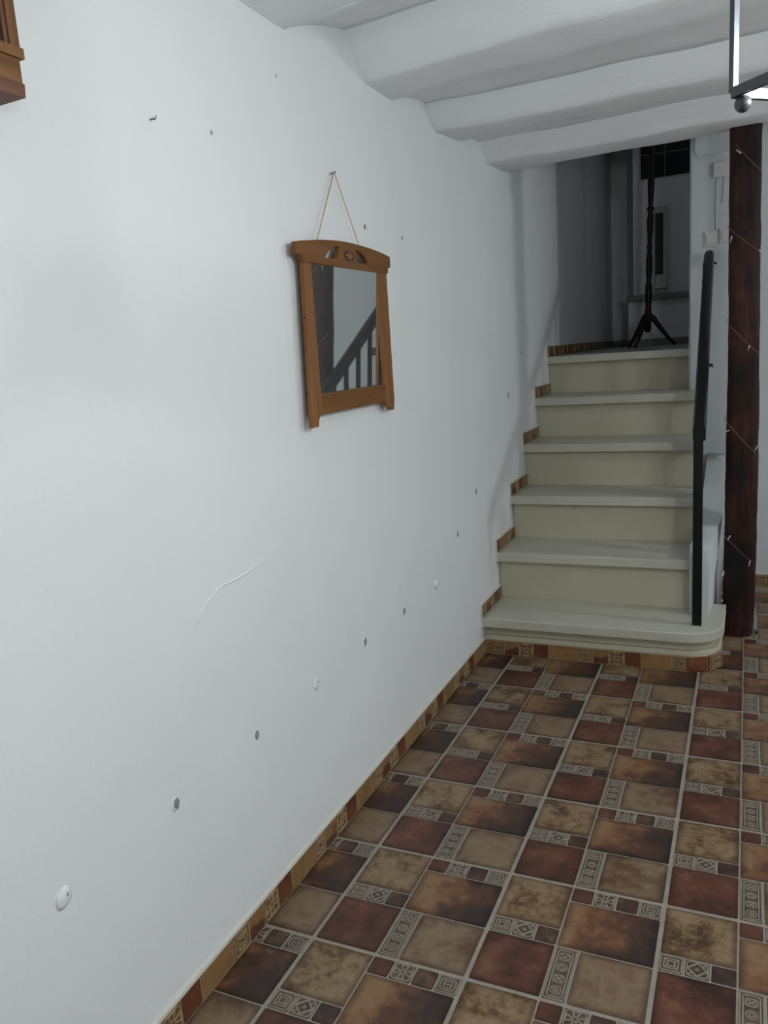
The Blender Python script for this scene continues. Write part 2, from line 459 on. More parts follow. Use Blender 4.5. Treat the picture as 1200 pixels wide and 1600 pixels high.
for y, z, r in [(0.103, 1.594, 0.0035), (0.756, 1.496, 0.005), (1.006, 1.492, 0.004), (0.359, 1.758, 0.003)]:
    oval(y, z, r, r * 1.3, 0.0022, M['hole'], 'wall_plug')
b = B(); b.tube([(XW - 0.004, -0.07, 1.580), (XW + 0.010, -0.068, 1.5805), (XW + 0.011, -0.067, 1.585)], 0.0015, 8)
b.obj('nail', M['nail'], wall_left)
b = B(); b.tube([(XW - 0.004, 0.578, 1.597), (XW + 0.016, 0.576, 1.600)], 0.0018, 8)
b.obj('nail', M['nail'], wall_left)
b = B()
crk = [(0.225, 0.785), (0.170, 0.774), (0.118, 0.763), (0.064, 0.756), (0.008, 0.754), (-0.019, 0.756), (-0.053, 0.744), (-0.079, 0.733), (-0.095, 0.720), (-0.107, 0.705)]
b.tube([(XW + 0.0004, y, z) for y, z in crk], [0.0012, 0.0022, 0.0028, 0.003, 0.0032, 0.0034, 0.0034, 0.003, 0.0028, 0.0012], 6)
b.tube([(XW + 0.0001, y, z) for y, z in [(-0.107, 0.705), (-0.138, 0.689), (-0.165, 0.629), (-0.178, 0.53), (-0.19, 0.45)]], [0.0006, 0.0013, 0.0012, 0.001, 0.0005], 6)
b.obj('plaster_crack', M['filler'], wall_left)

# ------------------------------------------------------------------ other walls
b = wavy_wall('w', lambda x, z: (x, YW + 0.003 * hsh(x * 0.8, z * 0.7), z), 0.56, XR + 0.1, -0.02, 2.7, 60, 40, None)
b.box(0.56, XR + 0.1, YW + 0.008, YW + 0.15, -0.02, 2.7)
# rounded plaster corner at the stair opening
b.tube([(0.564, YW + 0.012, -0.02 + 2.72 * i / 30) for i in range(31)], [0.0125 + 0.0015 * hsh(i * 0.31) for i in range(31)], 10)
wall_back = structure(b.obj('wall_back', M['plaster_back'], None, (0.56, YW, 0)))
b = B(); b.box(XR, XR + 0.1, YB - 0.1, YW, -0.02, 2.7); structure(b.obj('wall_right', M['plaster']))
b = B(); b.box(XW - 0.05, XR + 0.1, YB - 0.1, YB, -0.02, 2.7); structure(b.obj('wall_front', M['low_bounce_wall']))
b = B(); b.box(XW - 0.05, 1.3, YL, YL + 0.1, ZL - 0.2, 2.7); structure(b.obj('wall_landing_end', M['plaster']))
b = B(); b.box(1.2, 1.3, YW + 0.15, YL, ZL - 0.2, 2.7); structure(b.obj('wall_landing_right', M['plaster']))
b = B(); b.box(XW - 0.01, 0.57, YW, YW + 0.15, 2.05, 2.7); structure(b.obj('wall_lintel', M['plaster']))
# pier at the end of the landing: lower block and upper wall
b = B(); b.box(0.072, 1.2, 4.40, YL, ZL - 0.02, 1.392); b.box(0.092, 1.2, 4.50, YL, 1.39, 2.7)
wall_pier = structure(b.obj('wall_pier', M['plaster']))
b = B(); b.box(XW - 0.05, 1.3, YW - 0.0, YL + 0.1, 2.6, 2.7); structure(b.obj('ceiling_landing', M['plaster_rough']))
b = B(); b.box(XW - 0.02, 1.25, 2.90, YL + 0.05, ZL - 0.10, ZL); structure(b.obj('floor_landing', M['landing']))

# ------------------------------------------------------------------ vaulted ceiling and plastered beams
#        near-top y,z   bottom near, bottom far   z near, z far  skew
BEAMS = [(-1.66, 1.945, -1.56, -1.34, 1.862, 1.864, -0.10),
         (-1.04, 1.948, -0.94, -0.72, 1.862, 1.864, -0.10),
         (-0.44, 1.950, -0.34, -0.12, 1.862, 1.864, -0.12),
         (0.10, 1.950, 0.20, 0.425, 1.864, 1.862, -0.16),
         (0.705, 1.951, 0.819, 1.005, 1.857, 1.856, -0.145),
         (1.255, 1.908, 1.338, 1.585, 1.840, 1.864, -0.045),
         (1.79, 1.905, 1.893, 2.155, 1.845, 1.860, -0.057)]
NX = 70
def xs_(i): return XW - 0.01 + (XR + 0.02 - XW) * (i / NX) ** 1.35
def strip(b, prof, skews, wob, smooth=True, closed=True):
    n = len(prof)
    vs = []
    for i in range(NX + 1):
        x = xs_(i)
        for k, (y, z) in enumerate(prof):
            sk = skews[k] * (min(x, 1.6) - XW)
            w = wob[k]
            vs.append((x, y + sk + w * hsh(x * 0.55 + k * 0.07, y), z + w * hsh(x * 0.8 + 2, y * 1.3 + 0.05 * k)))
    m = n if closed else n - 1
    b.add(vs, [(i * n + k, i * n + (k + 1) % n, (i + 1) * n + (k + 1) % n, (i + 1) * n + k) for i in range(NX) for k in range(m)], 0, smooth)
    if closed:
        b.add([vs[k] for k in range(n)], [tuple(range(n))]); b.add([vs[NX * n + k] for k in range(n)], [tuple(range(n))[::-1]])
def vault(y0, z0, y1, z1, bulge, sk0, sk1, b):
    pr, sk, wb = [], [], []
    for i in range(9):
        t = i / 8
        pr.append((y0 + (y1 - y0) * t, z0 + (z1 - z0) * t + bulge * math.sin(math.pi * t) * (1 - 0.3 * t)))
        sk.append(sk0 + (sk1 - sk0) * t); wb.append(0.003)
    up = [(y, max(z0, z1) + 0.12) for y, z in pr[::-1]]
    strip(b, pr + up, sk + sk[::-1], wb + [0] * 9)
cb = B()
prev = (YB - 0.05, 1.90, -0.10)
for (yt, zt, y0, y1, z0, z1, sk) in BEAMS:
    vault(prev[0], prev[1], yt + 0.012, zt, 0.012, prev[2], sk, cb)
    prev = (y1 - 0.008, z1 + 0.006, sk)
vault(prev[0], prev[1], YW + 0.05, 2.08, 0.03, prev[2], 0, cb)
ceiling = structure(cb.obj('ceiling', M['plaster_rough'], None, (0, 0, 1.85)))
for (yt, zt, y0, y1, z0, z1, sk) in BEAMS:
    b = B()
    pr = [(yt - 0.005, zt + 0.014), (yt + 0.02, zt - 0.006), (yt + (y0 - yt) * 0.55, z0 + (zt - z0) * 0.45),
          (y0 - 0.014, z0 + 0.014), (y0 - 0.004, z0 + 0.003), (y0 + 0.010, z0), (y0 + (y1 - y0) * 0.35, z0 + (z1 - z0) * 0.35 + 0.001), (y0 + (y1 - y0) * 0.7, z0 + (z1 - z0) * 0.7), (y1 - 0.012, z1), (y1 - 0.002, z1 + 0.004), (y1, z1 + 0.018), (y1, zt + 0.1), (yt, zt + 0.1)]
    strip(b, pr, [sk] * len(pr), [0.002, 0.003, 0.003, 0.0036, 0.0036, 0.0036, 0.004, 0.004, 0.0036, 0.0036, 0.003, 0, 0])
    b.obj('ceiling_beam', M['plaster_rough'], ceiling)

# ------------------------------------------------------------------ floor with printed tiles
b = B(); b.box(XW - 0.02, XR + 0.02, YB - 0.02, YW + 0.02, -0.08, -0.0016)
floor = structure(b.obj('floor', M['grout'], None, (0, 0, -0.08)))
J = 0.0052
U = (T - J) / 7.0
G = 0.0038

def slab_piece(w, h, c=0.0014, d=0.004):
    b = B(); w2, h2 = w / 2, h / 2
    bm = bmesh.new()
    # outline with slightly wandering edges and softened corners
    out = []
    r = 0.0028
    for cx, cy, a0 in ((w2 - r, h2 - r, 0), (-w2 + r, h2 - r, 90), (-w2 + r, -h2 + r, 180), (w2 - r, -h2 + r, 270)):
        for k in (0, 45, 90):
            a = math.radians(a0 + k); out.append((cx + r * math.cos(a), cy + r * math.sin(a)))
    n = len(out)
    vs = [(x, y, -d) for x, y in out] + [(x, y, -0.0007) for x, y in out] + [(x * (1 - c / w2), y * (1 - c / h2), 0) for x, y in out]
    fs = [(q * n + i, q * n + (i + 1) % n, (q + 1) * n + (i + 1) % n, (q + 1) * n + i) for q in (0, 1) for i in range(n)] + [tuple(2 * n + i for i in range(n))]
    b.add(vs, fs)
    bm.free()
    return b

def rrect(cx, cy, w, h, r=0.25):
    r = min(w, h) * r; p = []
    for sx, sy, a0 in ((1, 1, 0), (-1, 1, 90), (-1, -1, 180), (1, -1, 270)):
        for k in (0, 45, 90):
            a = math.radians(a0 + k)
            p.append((cx + sx * (w / 2 - r) + r * math.cos(a), cy + sy * (h / 2 - r) + r * math.sin(a)))
    return p
def circ(cx, cy, r, n=12, sy=1.0): return [(cx + r * math.cos(2 * math.pi * k / n), cy + r * sy * math.sin(2 * math.pi * k / n)) for k in range(n)]

def ornament(b, kind, w, h, mi=1, lw=0.0033, lh=0.0009):
    R_ = lambda p, closed=True, q=1.0: b.ridge(p, lw * q, lh, 0.0, mi, closed)
    if kind == 'squares':
        R_(rrect(0, 0, w * .90, h * .90, .12)); R_(rrect(0, 0, w * .60, h * .58, .1)); R_(rrect(0, 0, w * .30, h * .30, .15), True, 1.2)
        for sx in (-1, 1):
            for sy in (-1, 1): R_([(sx * w * .16, sy * h * .16), (sx * w * .30, sy * h * .29)], False)
    elif kind == 'diamond':
        R_(rrect(0, 0, w * .88, h * .88, .18))
        R_([(w * .40, 0), (0, h * .40), (-w * .40, 0), (0, -h * .40)], True, 1.25)
        for sx, sy in ((1, 0), (-1, 0), (0, 1), (0, -1)): pass
        R_(circ(0, 0, w * .06, 6), True, 1.3)
        for sx in (-1, 1): R_([(sx * w * .2, sx * h * .2), (sx * w * .36, sx * h * .36)], False)
    elif kind == 'flower':
        R_(rrect(0, 0, w * .90, h * .90, .2))
        for k in range(8):
            a = math.pi / 4 * k + math.pi / 8
            rr = .38 if k % 2 else .40
            R_([(w * .14 * math.cos(a), h * .14 * math.sin(a)), (w * rr * math.cos(a), h * rr * math.sin(a))], False, 1.1)
        R_(circ(0, 0, w * .12, 8), True, 0.9)
        for k in range(4):
            a = math.pi / 2 * k
            ca, sa = math.cos(a), math.sin(a)
            R_([(w * (.40 * ca - .17 * sa), h * (.40 * sa + .17 * ca)), (w * (.40 * ca + .17 * sa), h * (.40 * sa - .17 * ca))], False, 0.9)
    elif kind == 'letter':
        R_(rrect(0, 0, w * .92, h * .92, .12)); R_(rrect(0, 0, w * .68, h * .66, .3))
        R_(rrect(0, 0, w * .36, h * .40, .3)); R_([(-w * .16, 0), (w * .16, 0)], False)
    elif kind == 'column':
        R_(rrect(0, 0, w * .92, h * .965, .12)); R_(rrect(0, 0, w * .66, h * .88, .14))
        s = w * .44; st = h * .212
        y = st * 1.5
        R_(rrect(0, y, s, s * .95, .2)); R_([(-s * .35, y - s * .3), (0, y), (s * .35, y - s * .3)], False); R_([(-s * .35, y + s * .3), (0, y), (s * .35, y + s * .3)], False)
        y = st * .5
        R_(circ(0, y, s * .50, 12)); R_(circ(0, y, s * .25, 8)); 
        y = -st * .5
        R_(rrect(0, y, s, s * .95, .25))
        for a in (45, 135, 225, 315): R_([(s * .08 * math.cos(math.radians(a)), y + s * .08 * math.sin(math.radians(a))), (s * .5 * math.cos(math.radians(a)), y + s * .5 * math.sin(math.radians(a)))], False, 1.15)
        y = -st * 1.5
        R_(rrect(0, y, s, s * .95, .35)); R_(circ(0, y, s * .22, 8), True, 1.2)

# name, cell x0,y0,w,h in sevenths, material, ornament
CELLS = [('red_slab', 0, 0, 3, 3, 'red', None), ('relief_patch', 0, 3, 1, 1, 'ornbg', 'squares'), ('relief_patch', 1, 3, 1, 1, 'ornbg', 'diamond'),
         ('plain_patch', 2, 3, 1, 1, 'dark', None), ('tan_slab', 0, 4, 3, 3, 'tan', None), ('relief_strip', 3, 0, 1, 3, 'ornbg', 'column'),
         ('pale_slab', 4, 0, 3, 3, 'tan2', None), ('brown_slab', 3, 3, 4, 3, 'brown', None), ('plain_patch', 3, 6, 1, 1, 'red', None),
         ('relief_patch', 4, 6, 1, 1, 'ornbg', 'flower'), ('plain_patch', 5, 6, 1, 1, 'dark', None), ('relief_patch', 6, 6, 1, 1, 'ornbg', 'letter')]
_cache = {}
def cell_mesh(k):
    if k not in _cache:
        nm, cx, cy, w, h, mt, orn = CELLS[k]
        bb = slab_piece(w * U - G, h * U - G)
        if orn: ornament(bb, orn, w * U - G, h * U - G)
        _cache[k] = bb.mesh(nm, [M[mt], M['relief']])
    return _cache[k]
def clip_mesh(me, planes):
    """planes: list of (co, no) in mesh-local metres; what lies on the outer side is cut away"""
    bm = bmesh.new(); bm.from_mesh(me)
    for co, no in planes:
        bmesh.ops.bisect_plane(bm, geom=list(bm.verts) + list(bm.edges) + list(bm.faces), dist=1e-6, plane_co=co, plane_no=no, clear_outer=True)
    ok = len(bm.faces) > 0
    out = me.copy()
    bm.to_mesh(out); bm.free()
    return out if ok else None
b = B(); b.box(0, T - J, 0, T - J, -0.008, -0.0018)
base_mesh = b.mesh('floor_tile', [M['joint']])
XS = XW + 0.0056          # skirting face on the left
YS = 1.596                # front of the lowest step
for i in range(-1, 6):
    for j in range(-3, 8):
        x0, y0 = i * T + J / 2, j * T + J / 2
        if i < 2 and j >= 5: continue
        lim_y = YS + 0.002 if i < 2 else YW - 0.006
        if y0 > lim_y: continue
        base = (x0, y0, 0)
        def clipped(me, ox, oy, w, h):
            pl = []
            if ox < XS: pl.append((Vector(((XS - ox) * S, 0, 0)), Vector((-1, 0, 0))))
            if oy + h > lim_y: pl.append((Vector((0, (lim_y - oy) * S, 0)), Vector((0, 1, 0))))
            return pl
        if x0 + T < XS: continue
        pl = clipped(None, x0, y0, T, T)
        bmsh = clip_mesh(base_mesh, pl) if pl else base_mesh
        ft = link('floor_tile', bmsh, floor, base)
        for k, (nm, cx, cy, w, h, mt, orn) in enumerate(CELLS):
            ox, oy = x0 + cx * U, y0 + cy * U
            if ox + w * U < XS + 0.006 or oy > lim_y - 0.006: continue
            me = cell_mesh(k)
            px, py = ox + w * U / 2, oy + h * U / 2
            pl = []
            if ox < XS: pl.append((Vector(((XS - px) * S, 0, 0)), Vector((-1, 0, 0))))
            if oy + h * U > lim_y: pl.append((Vector((0, (lim_y - py) * S, 0)), Vector((0, 1, 0))))
            if pl:
                me = clip_mesh(me, pl)
                if me is None: continue
            link(nm, me, ft, (px, py, 0))

# ------------------------------------------------------------------ skirting tiles
SKH = 0.057
P6 = 0.3335
SKC = [('relief_cell', 0.0, 0.0573, 'sk_orn', 'squares'), ('half_dipped_cell', 0.0573, 0.113, 'sk_half', None), ('relief_cell', 0.113, 0.1695, 'sk_orn', 'flower'),
       ('red_cell', 0.1695, 0.2266, 'sk_red', None), ('ochre_cell', 0.2266, P6, 'sk_tan', None)]
def skirting(parent, start, end, phase, to_world, z0, rot, h=SKH, th=0.0062, tilt_mats=None):
    """a row of skirting tiles from start to end along a line; to_world(s) -> (x, y) of the face"""
    k0 = math.floor((start - phase) / P6)
    s = phase + k0 * P6
    while s < end - 1e-4:
        a, e = max(s, start), min(s + P6 - 0.003, end)
        if e - a > 0.012:
            bb = B(); bb.box(-(e - a) / 2, (e - a) / 2, -h / 2, h / 2, -th, -0.0012)
            cx, cy = to_world((a + e) / 2)
            org = (cx, cy, z0)
            tile = link('skirting_tile', orient(bb, rot, h / 2).mesh('skirting_tile', [M['sk_base']]), parent, org)
            for nm, c0, c1, mt, orn in SKC:
                p0, p1 = max(s + c0, a), min(s + c1, e)
                if p1 - p0 < 0.006: continue
                w = c1 - c0 - 0.0026
                bb = slab_piece(w, h - 0.004, 0.0014, 0.004)
                if orn: ornament(bb, orn, w, h - 0.004, 1, 0.0033, 0.0011)
                bb = orient(bb, rot, h / 2)
                mc = s + (c0 + c1) / 2
                me = bb.mesh(nm, [M[mt], M['sk_line']])
                pl = []
                ax = {'y': Vector((0, 1, 0)), 'x': Vector((1, 0, 0))}[rot]
                if s + c0 < a - 1e-5: pl.append((ax * ((a - mc) * S), -ax))
                if s + c1 > e + 1e-5: pl.append((ax * ((e - mc) * S), ax))
                if pl: me = clip_mesh(me, pl)
                if me is None: continue
                wx, wy = to_world(mc)
                link(nm, me, tile, (wx, wy, z0))
        s += P6
def orient(bb, rot, lift):
    if rot == 'y':   # face looks toward +x, length along y
        bb.v = [(z, x, y + lift) for x, y, z in bb.v]
    else:            # face looks toward -y, length along x
        bb.v = [(x, -z, y + lift) for x, y, z in bb.v]
    return bb
b = B()
b.prism([(XW - 0.004, SKH - 0.002), (XS - 0.0005, SKH - 0.001), (XS - 0.0010, SKH + 0.006), (XW - 0.004, SKH + 0.016)], 1, -1.35, YS, 0)
bb_left = structure(b.obj('baseboard_left', M['bead'], None, (XW, 0, 0)))
skirting(bb_left, -1.33, YS - 0.001, -0.114, lambda s: (XS, s), 0.0, 'y')
b = B(); b.box(0.74, XR, YW - 0.005, YW + 0.004, SKH - 0.003, SKH + 0.004)
bb_back = structure(b.obj('baseboard_back', M['bead'], None, (0.74, YW, 0)))
skirting(bb_back, 0.74, 2.2, 0.838 - 0.113, lambda s: (s, YW - 0.012), 0.0, 'x', th=0.010)

# ------------------------------------------------------------------ staircase
stairs = thing('staircase', 'cream painted staircase of six steps with tiled foot and rounded bottom step', 'staircase', (0.25, YS, 0))
NOSE = [(1.575, 0.150), (1.805, 0.349), (2.045, 0.537), (2.283, 0.726), (2.532, 0.912), (2.812, ZL)]
TH = 0.037
XL = XW + 0.002
def xr_at(y): return 0.645 - 0.05 * (y - 1.75)
def dshape(xr, yf, r, back, n=10, xl=XL):
    p = [(xl, back), (xl, yf)]
    for k in range(n + 1):
        a = math.radians(-90 + 90 * k / n)
        p.append((xr - r + r * math.cos(a), yf + r + r * math.sin(a)))
    p.append((xr, back))
    return p
# lowest step: body, plinth ledge, slab, with rounded right end
b = B(); b.prism(dshape(0.712, 1.622, 0.11, 1.90), 2, 0.0, 0.114); b.obj('riser', M['cream'], stairs)
b = B(); b.prism(dshape(0.728, 1.601, 0.118, 1.93), 2, 0.0, 0.074, 0, 0.004); b.obj('plinth', M['cream'], stairs)
b = B(); b.prism(dshape(0.738, 1.575, 0.130, 1.93), 2, 0.150 - TH, 0.150, 0, 0.004); b.obj('tread', M['cream_top'], stairs)
for k in range(1, 6):
    y, z = NOSE[k]
    zp = NOSE[k - 1][1]
    yn = NOSE[k + 1][0] + 0.06 if k < 5 else 2.96
    xr = xr_at(y)
    xr_n = min(xr, 0.555) if k == 5 else xr
    ry = y + 0.045
    b = B(); b.box(XL, xr_n - 0.002, ry, ry + 0.03, zp - 0.01, z - TH + 0.002); b.obj('riser', M['cream'], stairs)
    b = B(); b.box(XL, xr_n, y, yn, z - TH, z, 0.004); b.obj('tread', M['cream_top'], stairs)
# solid core under the treads
b = B()
for k in range(1, 6):
    y, z = NOSE[k]
    b.box(XL, 0.55, y + 0.07, (NOSE[k + 1][0] + 0.07) if k < 5 else 2.92, 0.0, z - TH - 0.001)
b.obj('core', M['cream'], stairs)
# white plastered outer cheek that carries the railing, rounded at its foot
def cheek():
    outx = lambda y: 0.684 + (0.010 / 0.15) * (y - 1.80) if y < 1.95 else min(0.694 + 0.14 * (y - 1.95), 0.722)
    prof = [(1.80, 0.0), (1.80, 0.150), (1.797, 0.30), (1.800, 0.355), (1.812, 0.385), (1.835, 0.402), (1.87, 0.408), (1.95, 0.418), (2.05, 0.44), (2.2, 0.48), (2.4, 0.535), (2.6, 0.59), (YW, 0.62), (YW, 0.0)]
    b = B(); bm = bmesh.new()
    lo, hi = [], []
    for y, z in prof:
        t = min(max((y - 1.84) / 0.10, 0), 1)
        inx = (xr_at(y) - 0.028) * (1 - t) + 0.634 * t
        lo.append(bm.verts.new((inx, y, z))); hi.append(bm.verts.new((outx(y), y, z)))
    bm.faces.new(lo); bm.faces.new(hi[::-1]); n = len(prof)
    for i in range(n): bm.faces.new((lo[i], hi[i], hi[(i + 1) % n], lo[(i + 1) % n]))
    bmesh.ops.recalc_face_normals(bm, faces=list(bm.faces))
    ed = [e for e in bm.edges if min(v.co.z for v in e.verts) > 0.1 and max(v.co.y for v in e.verts) < 2.65 and not (abs(e.verts[0].co.y - e.verts[1].co.y) < 1e-6 and abs(e.verts[0].co.z - e.verts[1].co.z) < 1e-6 and e.verts[0].co.z > 0.43)]
    bmesh.ops.bevel(bm, geom=ed, offset=0.011, segments=3, affect='EDGES', profile=0.5, clamp_overlap=True)
    b.from_bm(bm, 0, True); bm.free()
    return b
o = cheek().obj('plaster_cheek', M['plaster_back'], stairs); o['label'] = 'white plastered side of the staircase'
# skirting on the front of the lowest step, running round its corner
def foot(s):
    return (s, 1.5945)
skirting(stairs, XS + 0.001, 0.640, -0.0938, foot, 0.0, 'x', th=0.007)
for (a0, a1, mt, orn, nm) in ((6, 36, 'sk_red', None, 'red_cell'), (40, 72, 'sk_orn', 'squares', 'relief_cell')):
    am = math.radians(-90 + (a0 + a1) / 2); r = 0.124
    cx, cy = 0.728 - 0.118, 1.601 + 0.118
    w = 2 * r * math.sin(math.radians((a1 - a0) / 2)) * 0.98 + 0.004
    bb = slab_piece(w, SKH - 0.004, 0.0014, 0.005)
    if orn: ornament(bb, orn, w, SKH - 0.004, 1, 0.0033, 0.0011)
    nrm = (math.cos(am), math.sin(am)); tg = (-nrm[1], nrm[0])
    ox, oy = cx + nrm[0] * (r + 0.0015), cy + nrm[1] * (r + 0.0015)
    bb.v = [(tg[0] * x + nrm[0] * z, tg[1] * x + nrm[1] * z, y + SKH / 2) for x, y, z in bb.v]
    link(nm, bb.mesh(nm, [M[mt], M['sk_line']]), stairs, (ox, oy, 0))
b = B()
arc = [(0.61 + 0.1215 * math.cos(math.radians(-90 + 90 * k / 10)), 1.719 + 0.1215 * math.sin(math.radians(-90 + 90 * k / 10))) for k in range(11)]
b.prism([(0.60, 1.62)] + arc + [(0.70, 1.76)], 2, 0.0, SKH - 0.001); b.obj('corner_bed', M['sk_base'], stairs)
# side skirting on each tread, against the left wall
for k in range(6):
    y, z = NOSE[k]
    ye = NOSE[k + 1][0] + 0.044 if k < 5 else 4.50
    ys_ = y + 0.004
    skirting(bb_left, ys_, ye - 0.002, -0.114 + 0.05 * k + 0.02, lambda s: (XS + 0.0006, s), z + 0.0005, 'y', h=0.050)
    b = B()
    b.prism([(XW - 0.004, z + 0.049), (XS - 0.0003, z + 0.0505), (XS - 0.001, z + 0.0535), (XW - 0.004, z + 0.057)], 1, ys_ - 0.004, ye - 0.002)
    b.box(XW - 0.004, XS - 0.0005, ys_ - 0.012, ys_ - 0.0015, z - TH, z + 0.053)
    b.obj('skirting_bead', M['bead'], bb_left)
# grey skirting at the end of the landing
b = B(); b.box(XW + 0.001, XW + 0.008, 4.51, YL, ZL, ZL + 0.045); b.box(XW + 0.001, 0.07, YL - 0.008, YL, ZL, ZL + 0.045)
b.box(0.062, 1.2, 4.392, 4.40, ZL, ZL + 0.045)
structure(b.obj('baseboard_landing', M['grey_skirt']))

# ------------------------------------------------------------------ railing
rail = thing('stair_railing', 'black painted stair railing with flat handrail, newel and balusters', 'railing', (0.65, 1.68, 0.15))
rz = lambda y: 0.868 + 0.648 * (y - 1.66)
rx = lambda y: 0.652 - 0.018 * (y - 1.66)
b = B(); bm = bmesh.new()
rings = []
yy = [1.652, 1.66, 1.8, 2.0, 2.2, 2.4, 2.6, 2.648, 2.664, 2.672]
for i, y in enumerate(yy):
    hw, hh = 0.0205, 0.027
    k = [1, 1, 1, 1, 1, 1, 1, 0.93, 0.72, 0.35][i]
    c = Vector((rx(y), y, rz(y) - 0.027))
    ring = []
    for sx, sz in ((-1, -0.8), (-0.8, -1), (0.8, -1), (1, -0.8), (1, 0.55), (0.7, 0.9), (0.2, 1), (-0.2, 1), (-0.7, 0.9), (-1, 0.55)):
        ring.append(bm.verts.new((c.x + sx * hw * (0.4 + 0.6 * k), c.y, c.z + sz * hh * k)))
    rings.append(ring)
for a, c in zip(rings, rings[1:]):
    for q in range(10): bm.faces.new((a[q], a[(q + 1) % 10], c[(q + 1) % 10], c[q]))
bm.faces.new(rings[0][::-1]); bm.faces.new(rings[-1])
bmesh.ops.recalc_face_normals(bm, faces=list(bm.faces))
b.from_bm(bm); bm.free(); b.obj('handrail', M['iron_black'], rail)
b = B(); b.box(0.633, 0.664, 1.660, 1.690, 0.1505, rz(1.675) - 0.03, 0.002); b.obj('newel', M['iron_black'], rail)
def tread_z(y):
    z = 0.15
    for ny, nz in NOSE[1:]:
        if y > ny: z = nz
    return z
for y in (1.79, 1.905, 2.02, 2.137, 2.255, 2.372, 2.49, 2.605):
    x = 0.646 - 0.030 * (y - 1.668)
    zb = tread_z(y) if y > 1.83 else (0.15 if y < 1.795 else 0.40)
    if 1.84 < y < 2.05: zb = 0.395
    b = B(); b.box(x - 0.006, x + 0.006, y - 0.015, y + 0.015, zb, rz(y) - 0.028, 0.0015); b.obj('baluster', M['iron_black'], rail)
for (x, y, z, r) in ((0.6585, 2.655, 1.455, 0.006), (0.6715, 2.02, 1.045, 0.0085)):
    b = B()
    b.tube([(x - 0.018, y, z), (x - 0.004, y, z), (x + 0.002, y, z - 0.002)], [r * 0.6, r * 0.6, r], 10)
    b.tube([(x + 0.002, y, z - 0.002), (x + 0.007, y, z)], [r, r * 0.8], 10)
    b.obj('bracket_bolt', M['iron_black'], rail)

# ------------------------------------------------------------------ timber post
post = thing('timber_post', 'dark reddish-brown rough-hewn wooden post beside the stair railing', 'post', (0.778, 2.05, 0))
b = B(); n = 28; NZ = 70
vs = []
ZT = 1.868
for i in range(NZ + 1):
    z = ZT * i / NZ
    cx = 0.776 + 0.006 * math.sin(z * 1.9 + 0.4) + 0.003 * (z / ZT)
    wx = 0.0535 + 0.0035 * math.sin(z * 2.4 + 1.0) + 0.002 * (z / ZT); wy = 0.050
    if z < 0.10: wx -= 0.004 * (1 - z / 0.10)
    for k in range(n):
        a = 2 * math.pi * k / n
        c, s_ = math.cos(a), math.sin(a)
        e = 0.50
        rx_ = math.copysign(abs(c) ** e, c); ry_ = math.copysign(abs(s_) ** e, s_)
        q = 1 + 0.03 * hsh(z * 1.7 + k * 0.9, k * 0.35) + 0.016 * hsh(z * 4.3 + k * 2.1, k)
        if i == 0: q *= 0.98
        vs.append((cx + wx * rx_ * q, 2.05 + wy * ry_ * q, z + (0.006 * hsh(k * 0.5, 1) if i == NZ else 0)))
b.add(vs, [(i * n + k, i * n + (k + 1) % n, (i + 1) * n + (k + 1) % n, (i + 1) * n + k) for i in range(NZ) for k in range(n)], 0, True)
b.add([vs[k] for k in range(n)], [tuple(range(n))[::-1]]); b.add([vs[NZ * n + k] for k in range(n)], [tuple(range(n))])
b.obj('shaft', M['post'], post)
for (x, z, r) in ((0.7235, 0.245, 0.007), (0.722, 0.14, 0.0055), (0.7225, 0.115, 0.005), (0.7235, 0.085, 0.004), (0.728, 0.060, 0.0085), (0.729, 0.045, 0.006), (0.727, 0.255, 0.005), (0.7215, 0.17, 0.0035)):
    b = B(); m_ = bmesh.new(); bmesh.ops.create_icosphere(m_, subdivisions=1, radius=r)
    for v in m_.verts: v.co = Vector((x + v.co.x * 0.6, 2.004 + v.co.y * 0.5, z + v.co.z * random.uniform(0.8, 1.5)))
    b.from_bm(m_); m_.free(); b.obj('plaster_fleck', M['chip'], post)
b = B(); b.prism([(0.831, 2.10), (0.849, 2.092), (0.846, 2.106)], 2, 0.0, 0.055); b.prism([(0.829, 2.098), (0.842, 2.093), (0.839, 2.104)], 2, 0.05, 0.085)
tag(b.obj('plaster_wedge', M['chip']), 'small white plaster wedge on the floor against the foot of the post', 'wedge')
b = B(); m_ = bmesh.new(); bmesh.ops.create_icosphere(m_, subdivisions=1, radius=0.008)
for v in m_.verts: v.co = Vector((0.846 + v.co.x * random.uniform(0.6, 1.1), 2.035 + v.co.y, 0.0085 + v.co.z * random.uniform(0.9, 1.2)))
b.from_bm(m_); m_.free(); tag(b.obj('debris_lump', M['black']), 'tiny dark lump lying on the floor right of the post foot', 'debris')

# ------------------------------------------------------------------ fairy lights wound round the post
fairy = thing('fairy_lights', 'thin string of tiny clear bulbs wound around the dark wooden post', 'fairy lights', (0.778, 2.05, 0.30))
anch = [(0.745, 1.795, -1), (0.835, 1.69, 1), (0.722, 1.525, -1), (0.835, 1.425, 1), (0.722, 1.197, -1), (0.838, 1.072, 1), (0.720, 0.845, -1), (0.838, 0.708, 1), (0.717, 0.412, -1), (0.828, 0.30, 1)]
path = []
for q in range(len(anch) - 1):
    xa, za, sa = anch[q]; xb, zb, sb = anch[q + 1]
    for k in range(10):
        t = k / 10
        z = za + (zb - za) * t
        if sa < 0:      # across the front face, left to right
            path.append((xa + (xb - xa) * t, 1.9945 - 0.0035 * math.sin(math.pi * t) + 0.004 * abs(2 * t - 1) ** 6, z - 0.004 * math.sin(math.pi * t)))
        else:           # round the back
            a = math.pi * t
            path.append((0.779 + 0.050 * math.cos(a), 2.05 + 0.060 * math.sin(a) - 0.05 * (1 - math.sin(a)) ** 3, z))
path.append((anch[-1][0], 1.998, anch[-1][1]))
